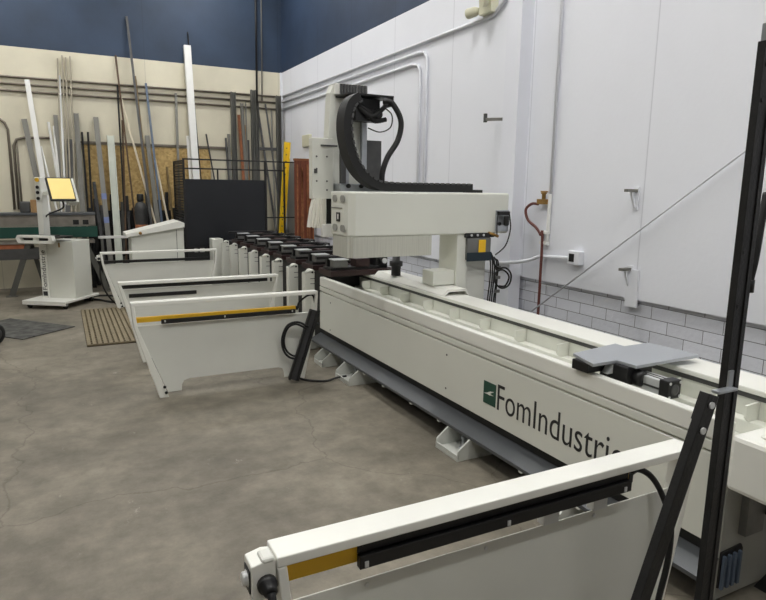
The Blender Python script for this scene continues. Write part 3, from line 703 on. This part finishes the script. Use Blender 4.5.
# ------------------------------------------------------------------ black guard screen
gs=thing('guard_screen',(2.7,11.6,0),'large black screen panel in a dark steel frame with a mesh side','screen')
MB().box(1.99,3.42,11.50,11.53,.80,2.0).build('screen_panel','navy_panel',gs,.004)
for x in (1.955,3.425): MB().box(x,x+.035,11.49,11.535,0,2.33).build('post','frame_black',gs,.002)
MB().box(1.955,1.99,12.50,12.54,0,2.33).build('post','frame_black',gs,.002)
for z,x1 in ((2.33,4.08),(2.17,3.80),(.775,3.42)): MB().box(1.955,x1,11.495,11.53,z,z+.025).build('rail','frame_black',gs)
for z in (1.30,.98): MB().box(3.46,4.06,11.495,11.525,z,z+.022).build('rail','frame_black',gs)
for x in (3.79,4.05): MB().box(x,x+.03,11.496,11.526,0,2.329).build('slim_post','frame_black',gs)
MB().box(2.55,2.575,11.497,11.52,2.0,2.169).build('stub','frame_black',gs)
ms=MB()
for i in range(36):
    z=.62+.047*i; ms.box(1.966,1.980,11.535,12.50,z,z+.026)
for i in range(9): ms.box(1.968,1.976,11.62+.1*i,11.632+.1*i,.60,2.32)
for z in (.6,2.30): ms.box(1.960,1.985,11.536,12.50,z,z+.03)
ms.build('mesh_side','frame_black',gs)
MB().box(2.0,3.41,11.505,11.525,.25,.70).build('lower_panel','dark_recess',gs)
for x in (2.17,): MB().box(x,x+.03,11.5,11.525,.701,.774).build('stub','frame_black',gs)

# ------------------------------------------------------------------ bench with green apron at the back left
bn=thing('conveyor_bench',(-.6,12.1,0),'grey steel bench with a dark green apron along the back wall','bench')
MB().box(-2.4,.53,11.95,12.35,1.17,1.36).build('table_beam','bench_grey',bn,.006)
MB().box(-2.4,.535,11.92,12.36,1.361,1.40).build('table_top','tray_grey',bn,.004)
MB().box(-2.4,.55,11.93,11.9495,.985,1.168).build('apron','green_apron',bn,.003)
for x in (.18,.33): MB().box(x,x+.09,11.944,11.9495,1.20,1.28).build('slot','black_plastic',bn)
MB().box(.44,.525,11.935,11.9495,1.19,1.35).build('end_bracket','bench_grey',bn,.003)
MB().box(-2.4,.5,11.97,12.3,.88,.93).build('lower_rail','bench_grey',bn,.003)
MB().box(-2.0,.4,12.0,12.3,.62,.80).build('under_shelf','dark_steel',bn,.003)
for (xa,xb) in ((-.50,-.82),(.33,.66),(-1.7,-1.95)):
    b=MB(); b.beam((xa,12.05,.93),(xb,12.05,.01),.09,.07,(0,1,0)); b.box(xb-.09,xb+.09,11.98,12.14,0,.012); b.build('leg','grey_dark',bn,.004)
for (xa,xb) in ((.33,.14),(-.50,-.30)):
    b=MB(); b.beam((xa,12.25,.93),(xb,12.25,.01),.07,.06,(0,1,0)); b.build('leg','grey_dark',bn,.004)
tag(MB().box(-.60,-.44,12.05,12.22,1.401,1.585).build('motor_block','dark_steel',None,.02),'small dark block on the bench top beside a wooden block','block')
tag(MB().box(-.437,-.335,12.04,12.22,1.401,1.615).build('wooden_block','wood_block',None,.004),'small tan wooden block on the bench top','block')
tag(MB().box(-.95,-.55,12.02,12.28,.801,.872).build('cardboard_box','card_orange',None,.004),'orange brown flat box on the shelf under the bench','box')
wp=thing('low_rail',(.9,12.1,.9),'thin white horizontal rail beyond the sloped cabinet and the bench','rail')
b=MB(); b.box(.56,1.32,12.06,12.10,.94,.985); b.build('bar','white_paint',wp,.004)
for x in (.60,1.26): MB().box(x,x+.04,12.06,12.10,0,.939).build('leg','grey_dark',wp)

# ------------------------------------------------------------------ gas cylinder, yellow rail, rusty crate, grey roll
gc=thing('gas_cylinder',(1.33,12.42,0),'dark grey gas cylinder standing before the plywood sheet','gas cylinder')
MB().lathe((1.33,12.42,0),'z',[(.10,0),(.11,.02),(.11,1.42),(.105,1.48),(.085,1.54),(.05,1.57),(.035,1.58)],24).build('bottle','cylinder_grey',gc)
b=MB(); b.lathe((1.33,12.42,1.58),'z',[(.055,0),(.06,.03),(.06,.12),(.05,.14)],18); b.build('valve_cap','black_plastic',gc)
MB().lathe((1.33,12.42,1.0),'z',[(.1115,0),(.1115,.16)],24).build('label_band','rust',gc)

yb=thing('yellow_beam',(3.77,11.78,0),'bright yellow punched steel beam leaning in the corner','beam')
P=[Vector((3.77,11.78,.0)),Vector((3.84,11.82,.9)),Vector((3.915,11.86,1.7)),Vector((4.01,11.9,2.74))]
b=MB()
for a,c in zip(P,P[1:]): b.section(a,c,.115,.06,'channel',.012)
b.build('channel','yellow_bright',yb)
b=MB()
for i in range(20):
    z=.25+.125*i
    for a,c in zip(P,P[1:]):
        if a.z<=z<c.z:
            q=a.lerp(c,(z-a.z)/(c.z-a.z)); b.lathe((q.x,q.y+.0165,q.z),(0,-1,0),[(.012,0),(.012,.003)],8)
b.build('punched_holes','dark_steel',yb)

rc=thing('rusted_panel',(4.05,11.09,0),'reddish brown rusted panel standing upright by the gantry head cover','panel')
b=MB(); b.box(3.87,4.23,11.05,11.13,0,2.36); b.build('panel','rust_red',rc,.004)
b=MB()
for i,(x,l) in enumerate(((3.90,.0),(3.95,.05),(4.02,-.04),(4.08,.02),(4.14,-.03),(4.19,.02))):
    b.section((x,11.03,0),(x+l*.8,11.03,2.30-.06*(i%3)),.022,.03,'flat')
b.build('strips','rust',rc)
MB().box(3.86,4.24,11.04,11.14,2.361,2.40).build('top_cap','rust',rc)
gr=MB().section((4.14,12.1,0),(4.16,12.2,2.35),.13,.10,'tube',.012).build('grey_duct','steel_grey'); tag(gr,'grey square duct standing between the yellow beam and the rusted panel','duct')
gr2=MB().section((4.02,12.0,0),(4.20,12.35,2.45),.03,.03,'rod').build('dark_rod','dark_steel'); tag(gr2,'thin dark rod beside the grey square duct','rod')

# ------------------------------------------------------------------ lengths leaning on the back wall
POLES=[
(-0.083, -0.359, 3.654, 0.078, 'angle', 'white_paint', 'white angle bar leaning steeply behind the touchscreen, topmost of the white lengths there'),
(-0.093, -0.455, 2.992, 0.088, 'flat', 'steel_grey', 'wide grey flat bar leaning just left of the tall white angle bar'),
(0.165, -0.23, 2.541, 0.036, 'rod', 'white_paint', 'short thin white stick leaning low beside the tall white angle bar'),
(0.16, -0.081, 2.963, 0.045, 'rod', 'white_paint', 'thin white rod slanting down behind the top of the yellow screen'),
(0.053, 0.004, 2.899, 0.045, 'rod', 'white_paint', 'second thin white rod slanting down behind the yellow screen'),
(-0.001, 0.142, 4.068, 0.026, 'rod', 'tan_grey', 'leftmost of the tall thin tan rods standing above the touchscreen'),
(0.089, 0.216, 4.126, 0.027, 'rod', 'tan_grey', 'tallest of the thin tan rods standing above the touchscreen'),
(0.128, 0.27, 4.098, 0.027, 'rod', 'tan_grey', 'third thin tan rod from the left above the touchscreen'),
(0.2, 0.343, 4.122, 0.027, 'rod', 'tan_grey', 'rightmost of the tall thin tan rods standing above the touchscreen'),
(0.053, 0.153, 3.783, 0.027, 'tube', 'aluminium', 'thin bright metal tube among the tan rods above the touchscreen'),
(0.025, 0.041, 3.091, 0.071, 'flat', 'steel_grey', 'broad grey flat bar behind the thin tan rods'),
(0.054, 0.138, 2.872, 0.04, 'rod', 'white_paint', 'upright white rod beside the dark angle bar'),
(0.003, 0.253, 2.667, 0.109, 'angle', 'dark_steel', 'short wide dark angle bar above the right end of the yellow screen'),
(0.356, 0.374, 3.147, 0.081, 'channel', 'steel_grey', 'grey channel standing left of the plywood sheet'),
(0.455, 0.451, 2.818, 0.036, 'rod', 'black_steel', 'left one of two thin black bars at the plywood edge'),
(0.485, 0.55, 2.823, 0.037, 'rod', 'black_steel', 'right one of two thin black bars at the plywood edge'),
(0.783, 0.695, 3.088, 0.083, 'tube', 'steel_grey', 'long grey box section with blue tape leaning across the plywood'),
(0.911, 0.925, 2.779, 0.121, 'channel', 'pale_paint', 'wide pale painted channel standing before the plywood'),
(1.30, 1.098, 4.217, 0.033, 'rod', 'brown_wood', 'short upper brown strip leaning on the wall beside the tall dark pole'),
(1.042, 1.099, 3.692, 0.03, 'rod', 'black_steel', 'thin dark bar behind the white diagonal stick'),
(1.017, 1.15, 3.071, 0.034, 'rod', 'brown_wood', 'dark brown strip before the plywood beside the white diagonal stick'),
(1.836, 1.142, 3.488, 0.037, 'rod', 'cream_wood', 'thin cream stick leaning far over across the plywood'),
(1.581, 1.324, 4.917, 0.04, 'tube', 'dark_steel', 'tallest dark pole, reaching up over the blue paint'),
(1.591, 1.411, 3.879, 0.045, 'rod', 'olive_wood', 'olive brown pole leaning beside the tallest dark pole'),
(1.78, 1.598, 3.77, 0.038, 'tube', 'blue_grey', 'slim blue grey tube leaning against the conduits'),
(1.719, 1.573, 2.811, 0.08, 'flat', 'steel_grey', 'grey flat bar leaning over the middle of the plywood'),
(1.999, 1.692, 2.397, 0.039, 'rod', 'cream_wood', 'short cream stick low beside the slim blue grey tube'),
(1.969, 1.906, 2.233, 0.043, 'rod', 'olive_wood', 'short olive stick just left of the black mesh panel'),
(2.034, 2.135, 3.631, 0.042, 'tube', 'steel_grey', 'grey tube standing left of the tall white box section'),
(2.42, 2.37, 4.513, 0.126, 'tube', 'white_paint', 'tall white box section leaning above the black screen panel'),
(2.561, 2.405, 4.778, 0.023, 'rod', 'black_steel', 'thin black rod showing above the top of the tall white box section'),
(2.327, 2.317, 2.838, 0.059, 'angle', 'white_paint', 'short white angle at the foot of the tall white box section'),
(3.012, 2.685, 2.895, 0.03, 'rod', 'dark_steel', 'short thin dark rod above the middle of the black screen panel'),
(3.097, 3.069, 2.836, 0.04, 'rod', 'dark_steel', 'left one of two short dark bars beside the first rack post'),
(3.076, 3.131, 2.917, 0.05, 'flat', 'steel_grey', 'right one of two short bars beside the first rack post'),
(3.39, 3.334, 3.299, 0.061, 'angle', 'rust', 'rusty angle bar in the bundle by the rack'),
(3.41, 3.412, 3.538, 0.061, 'channel', 'steel_grey', 'tallest grey channel in the bundle beside the rusty angle bar'),
(3.391, 3.494, 3.563, 0.028, 'rod', 'steel_grey', 'thin grey rod between the rusty bar and the middle rack post'),
(3.501, 3.452, 3.111, 0.051, 'flat', 'ochre_wood', 'ochre flat strip in the bundle by the rack'),
(3.418, 3.527, 2.818, 0.045, 'flat', 'dark_steel', 'short dark strip close to the middle rack post'),
(3.537, 3.69, 3.577, 0.122, 'channel', 'grey_dark', 'broad grey channel standing against the middle rack post'),
(4.082, 3.731, 3.541, 0.041, 'flat', 'dark_steel', 'dark flat bar leaning right from the middle rack post'),
(4.20, 3.905, 3.553, 0.037, 'rod', 'dark_steel', 'dark rod leaning right towards the last rack post'),
(3.941, 4.028, 3.443, 0.033, 'rod', 'steel_grey', 'thin upright grey rod left of the last rack post'),
(0.702, 0.594, 1.924, 0.056, 'flat', 'black_steel', 'dark flat offcut low beside the taped grey box section'),
(1.144, 1.151, 1.671, 0.048, 'flat', 'black_steel', 'dark flat offcut standing left of the gas cylinder'),
(1.505, 1.498, 1.788, 0.048, 'flat', 'black_steel', 'dark flat offcut standing right of the gas cylinder'),
]
PNAME={'angle':'angle_bar','flat':'flat_bar','rod':'round_rod','tube':'box_section','channel':'channel_bar'}
for (bx,tx,tz,w,kind,m,lab) in POLES:
    d={'flat':max(.02,w*.35),'rod':w,'tube':w*.8,'angle':w,'channel':w*.6}[kind]
    p0=Vector((bx,12.52-random.random()*.10,d*.12)); p1=Vector((tx,12.985-d*.75,tz))
    nm=PNAME[kind]
    if 'wood' in m: nm='wooden_stick'
    taped='blue tape' in lab
    if taped:
        t=thing('taped_box_section',p0,lab,'metal length','lengths leaning on the back wall')
        MB().section(p0,p1,w,d,kind).build('bar',m,t)
        for f in (.38,.52):
            q=p0.lerp(p1,f); q2=p0.lerp(p1,f+.035); MB().section(q,q2,w*1.04,d*1.04,'tube').build('tape','blue_tape',t)
    else:
        o=MB().section(p0,p1,w,d,kind).build(nm,m); tag(o,lab,'wooden stick' if 'wood' in m else 'metal length','lengths leaning on the back wall')

sr=thing('scrap_bin',(1.2,12.85,0),'low dark steel bin of offcuts under the plywood sheet','bin')
MB().box(.47,2.75,12.93,12.999,0,1.398).build('back_panel','dark_recess',sr)
for x in (.47,1.22,1.96,2.71): MB().box(x,x+.04,12.72,12.929,0,1.45).build('divider','black_steel',sr)
MB().box(.47,2.75,12.70,12.7195,.55,.62).build('front_rail','black_steel',sr)
for x,w,z,m in ((.56,.06,1.62,'black_steel'),(.66,.05,1.5,'dark_steel'),(.85,.07,1.7,'black_steel'),(1.02,.05,1.56,'grey_dark'),(1.10,.06,1.66,'black_steel'),(1.48,.06,1.5,'black_steel'),(1.60,.05,1.7,'dark_steel'),(1.70,.07,1.6,'black_steel'),(1.84,.06,1.75,'black_steel')):
    o=MB().section((x,12.80,0.005),(x+.03,12.90,z),w,.03,'flat').build('offcut_bar',m); tag(o,'dark metal offcut standing in the low bin under the plywood','metal length','offcuts in the low bin')

# rack with posts and rail
rk=thing('storage_rack',(3.7,12.84,0),'tall grey steel rack uprights against the back wall near the corner','rack')
for x,z in ((3.20,3.72),(3.605,3.79),(4.13,3.72)): 
    b=MB(); b.section((x,12.80,0),(x,12.80,z),.095,.09,'channel',.012); b.build('upright','grey_dark',rk,.002)
for (xa,xb) in ((3.66,4.08),): MB().box(xa,xb,12.82,12.86,2.62,2.68).build('cross_bar','dark_steel',rk)
for x in (3.20,3.605,4.13): MB().box(x-.09,x+.09,12.72,12.88,-.0,.012).build('base_plate','grey_dark',rk)
wr=MB().box(.36,3.14,12.945,12.999,2.62,2.66).build('wall_rail','conduit_dark'); tag(wr,'dark horizontal rail on the back wall over the plywood','rail')
ply=MB().box(.47,2.75,12.965,12.999,1.40,2.60).build('plywood_sheet','osb'); tag(ply,'tan chipboard sheet against the back wall behind the bars','board')

# ------------------------------------------------------------------ conduits and wall fittings
def pipe(name, pts, r, m, label, cat='conduit', group=None, sm=0):
    o=MB().tube(pts,r,10,sm).build(name,m); return tag(o,label,cat,group)
for z0,z1,lab in ((3.694,3.72,'top'),(3.578,3.60,'middle'),(3.462,3.47,'bottom')):
    pipe('conduit',[(-7.95,12.975,z0-.15),(-.8,12.975,z0),(4.2,12.975,z1)],.019,'conduit_dark','grey conduit along the cream back wall, %s of the three'%lab,'conduit','conduits on the back wall')
pipe('conduit',[(4.245,12.9,3.722),(4.245,5.9,3.722),(4.245,5.75,3.725),(4.245,5.62,3.80),(4.245,5.45,3.88),(4.14,5.39,3.90),(4.09,5.33,3.92),(4.09,5.20,3.92)],.019,'conduit_white','white conduit along the right wall, the top one that runs on to the pilaster','conduit','conduits on the right wall')
pipe('conduit',[(4.245,12.9,3.604),(4.245,7.30,3.612),(4.245,7.17,3.59),(4.245,7.11,3.52),(4.245,7.105,1.0)],.019,'conduit_white','white conduit on the right wall, middle one, bending down nearer the camera','conduit','conduits on the right wall')
pipe('conduit',[(4.245,12.9,3.47),(4.245,7.48,3.49),(4.245,7.33,3.46),(4.245,7.27,3.38),(4.245,7.26,1.0)],.019,'conduit_white','white conduit on the right wall, lowest one, first to bend down','conduit','conduits on the right wall')
pipe('conduit',[(-1.6,12.975,3.04),(-.86,12.975,3.0),(-.76,12.975,2.92),(-.715,12.975,2.80),(-.72,12.975,1.42)],.022,'conduit_dark','bent grey conduit dropping to the bench at the left picture edge','conduit','bent conduits by the bench')
pipe('conduit',[(-.07,12.975,2.69),(-.48,12.975,2.68),(-.60,12.975,2.64),(-.65,12.975,2.53),(-.655,12.975,1.42)],.022,'conduit_dark','bent grey conduit turning down behind the small block on the bench','conduit','bent conduits by the bench')
pipe('conduit',[(-.60,12.983,2.60),(-.605,12.983,1.40)],.016,'conduit_dark','short straight grey conduit beside the bent one behind the bench block','conduit','bent conduits by the bench')
pipe('drop_pipe',[(3.75,12.96,6.58),(3.73,12.96,3.45)],.02,'black_steel','dark pipe coming down the blue back wall to the middle rack upright','pipe')
pipe('drop_pipe',[(3.87,12.97,6.58),(3.84,12.97,3.62)],.012,'steel_grey','thin grey pipe beside the dark pipe on the blue back wall','pipe')

pipe('white_pipe',[(4.245,4.72,6.55),(4.245,4.705,1.86)],.015,'wall_white','white vertical pipe on the right wall above the red hose','pipe')
hz=thing('red_air_hose',(4.22,4.77,1.6),'red air hose and brass valve at the foot of the white pipe','hose')
b=MB(); b.tube([(4.215,4.84,1.76),(4.21,4.93,1.76),(4.205,5.01,1.70),(4.205,4.97,1.60),(4.21,4.85,1.53),(4.215,4.78,1.46),(4.215,4.75,1.38),(4.215,4.75,.01)],.014,10,6); b.build('hose','hose_red',hz)
b=MB(); b.box(4.20,4.26,4.72,4.85,1.76,1.81); b.lathe((4.21,4.76,1.81),'z',[(.02,0),(.02,.05),(.03,.051),(.03,.065)],10); b.box(4.19,4.21,4.70,4.79,1.875,1.89); b.build('valve','brass',hz,.004)
b=MB(); b.box(4.215,4.269,4.70,4.80,1.37,1.40); b.box(4.215,4.269,4.70,4.80,1.47,1.50); b.tube([(4.245,4.71,1.86),(4.245,4.715,1.36)],.018,8); b.build('clip','white_paint',hz,.003)
ob=thing('outlet_box',(4.24,4.31,1.28),'white wall outlet box with a dark socket on the right wall','outlet')
MB().box(4.20,4.269,4.235,4.375,1.22,1.345).build('box','wall_white',ob,.006)
MB().box(4.195,4.1995,4.29,4.355,1.245,1.32).build('socket','black_plastic',ob,.003)
pipe('conduit',[(4.10,5.36,1.12),(4.095,5.0,1.165),(4.18,4.88,1.20),(4.24,4.80,1.245),(4.24,4.378,1.272)],.018,'conduit_white','white conduit leading from the pilaster to the outlet box','conduit')

def bracket(y,z,l,label,strut=True):
    t=thing('wall_bracket',(4.26,y,z),label,'bracket')
    MB().box(4.27-l,4.2695,y-.02,y+.02,z-.012,z+.012).build('arm','steel_grey',t,.002)
    MB().box(4.258,4.2695,y-.03,y+.03,z-.16,z+.03).build('plate','wall_white',t,.002)
    if strut: MB().beam((4.255,y,z-.14),(4.28-l*.6,y,z-.014),.012,.02,(0,1,0)).build('strut','wall_white',t)
bracket(3.70,1.905,.13,'small wall bracket beside the panel seam, upper of the two there')
bracket(3.70,1.25,.12,'small wall bracket above the board strip, lower of the two there')
b=thing('wall_bracket',(4.25,5.62,2.62),'grey angle bracket sticking out beside the pilaster','bracket')
MB().beam((4.26,5.40,2.625),(4.10,5.62,2.63),.03,.03,(0,0,1)).build('arm','steel_grey',b,.003)
MB().box(4.085,4.115,5.605,5.635,2.60,2.69).build('end_stop','dark_steel',b,.002)
pipe('guy_wire',[(4.20,5.0,.56),(4.225,2.766,2.19),(4.23,1.2,3.33)],.008,'conduit_white','thin grey rod running diagonally up the right wall','rod')
fl=thing('flood_light',(4.2,5.85,3.79),'cream twin lamp fitting high on the right wall','light fitting')
b=MB(); b.box(4.17,4.2695,5.70,5.92,3.74,3.90); b.build('body','fixture_cream',fl,.008)
b=MB(); b.lathe((4.18,5.93,3.80),(-.4,1,-.1),[(.03,0),(.05,.04),(.055,.14),(.05,.15)],16); b.build('lamp_head','fixture_cream',fl)
b=MB(); b.lathe((4.16,5.74,3.85),(-1,.2,-.2),[(.03,0),(.055,.04),(.055,.08)],16); b.build('lamp_head','fixture_cream',fl)
pq=MB().box(4.225,4.2695,11.25,11.68,2.64,2.86).build('wall_plaque','fixture_cream',None,.01); tag(pq,'small cream box on the right wall above the rusted panel','box')

# ------------------------------------------------------------------ floor things
e1=Vector((-.585,-.53,0)); e2=Vector((-.80,.90,0)); c0=Vector((.068,9.12,0))
b=MB(); q=[c0,c0+e1,c0+e1+e2,c0+e2]
A=[b.bm.verts.new(p+Vector((0,0,.001))) for p in q]; Bq=[b.bm.verts.new(p+Vector((0,0,.013))) for p in q]
b.face(A[::-1]); b.face(Bq)
for i in range(4): b.face([A[i],A[(i+1)%4],Bq[(i+1)%4],Bq[i]])
tag(b.build('rubber_mat','mat_black',None,.003),'dark worn rubber mat lying askew on the concrete before the console','mat')
mt=thing('slatted_mat',(.53,9.1,0),'tan slatted floor mat beside the guard frames','mat')
MB().box(.17,.90,7.9,10.25,.001,.010).build('mat_base','mat_base',mt)
b=MB()
for i in range(12): b.box(.174+.0605*i,.174+.0605*i+.040,7.9,10.25,.0105,.028)
for i in range(24): b.box(.172,.898,7.91+.10*i,7.925+.10*i,.0105,.022)
b.build('slats','mat_tan',mt)
whl=thing('cart_wheel',(-.78,8.5,.12),'black rubber wheel cut off by the left picture edge','wheel')
b=MB(); b.lathe((-.80,8.5,.12),(1,-.9,0),[(.07,0),(.12,.006),(.12,.04),(.07,.046)],24); b.build('tyre','rubber',whl)
b=MB(); b.lathe((-.803,8.5027,.12),(1,-.9,0),[(.069,0),(.069,.05),(.03,.055)],20); b.build('hub','dark_steel',whl)
tag(MB().tube([(.25,11.2,.02),(.45,11.1,.018),(.60,10.85,.018),(.80,10.62,.018),(.98,10.62,.018),(1.05,10.7,.018)],.018,8,8).build('floor_cable','rubber'),'thick black cable snaking on the floor from console to frames','cable','floor cables')
tag(MB().tube([(.30,11.45,.017),(.55,11.5,.016),(.85,11.25,.016),(1.0,11.0,.016),(1.2,10.9,.016)],.016,8,8).build('floor_cable','rubber'),'thinner black cable on the floor farther behind the console','cable','floor cables')
tag(MB().tube([(.50,10.24,.78),(.47,10.22,.55),(.52,10.24,.30),(.66,10.30,.08),(.80,10.38,.014),(1.0,10.45,.014)],.013,8,8).build('hanging_cable','rubber'),'black cable hanging down the slanted edge of the farthest guard frame','cable')
tag(MB().tube([(1.98,5.78,.012),(2.06,5.60,.012),(2.22,5.50,.012),(2.34,5.50,.03),(2.43,5.47,.045)],.011,8,8).build('floor_cable','rubber'),'black cable on the floor running to the bed foot by the leaning strip','cable','floor cables')

# ------------------------------------------------------------------ world and view
w=bpy.data.worlds.new('world'); S.world=w; w.use_nodes=True
bg=w.node_tree.nodes['Background']; bg.inputs[0].default_value=(.8,.85,.9,1); bg.inputs[1].default_value=.05
S.view_settings.view_transform='Standard'; S.view_settings.look='None'; S.view_settings.gamma=1; S.view_settings.exposure=1.5
S.view_settings.use_curve_mapping=False
try:
    S.cycles.use_denoising=True; S.cycles.denoiser='OPENIMAGEDENOISE'
    S.cycles.max_bounces=8; S.cycles.diffuse_bounces=5; S.cycles.sample_clamp_indirect=6
except Exception: pass
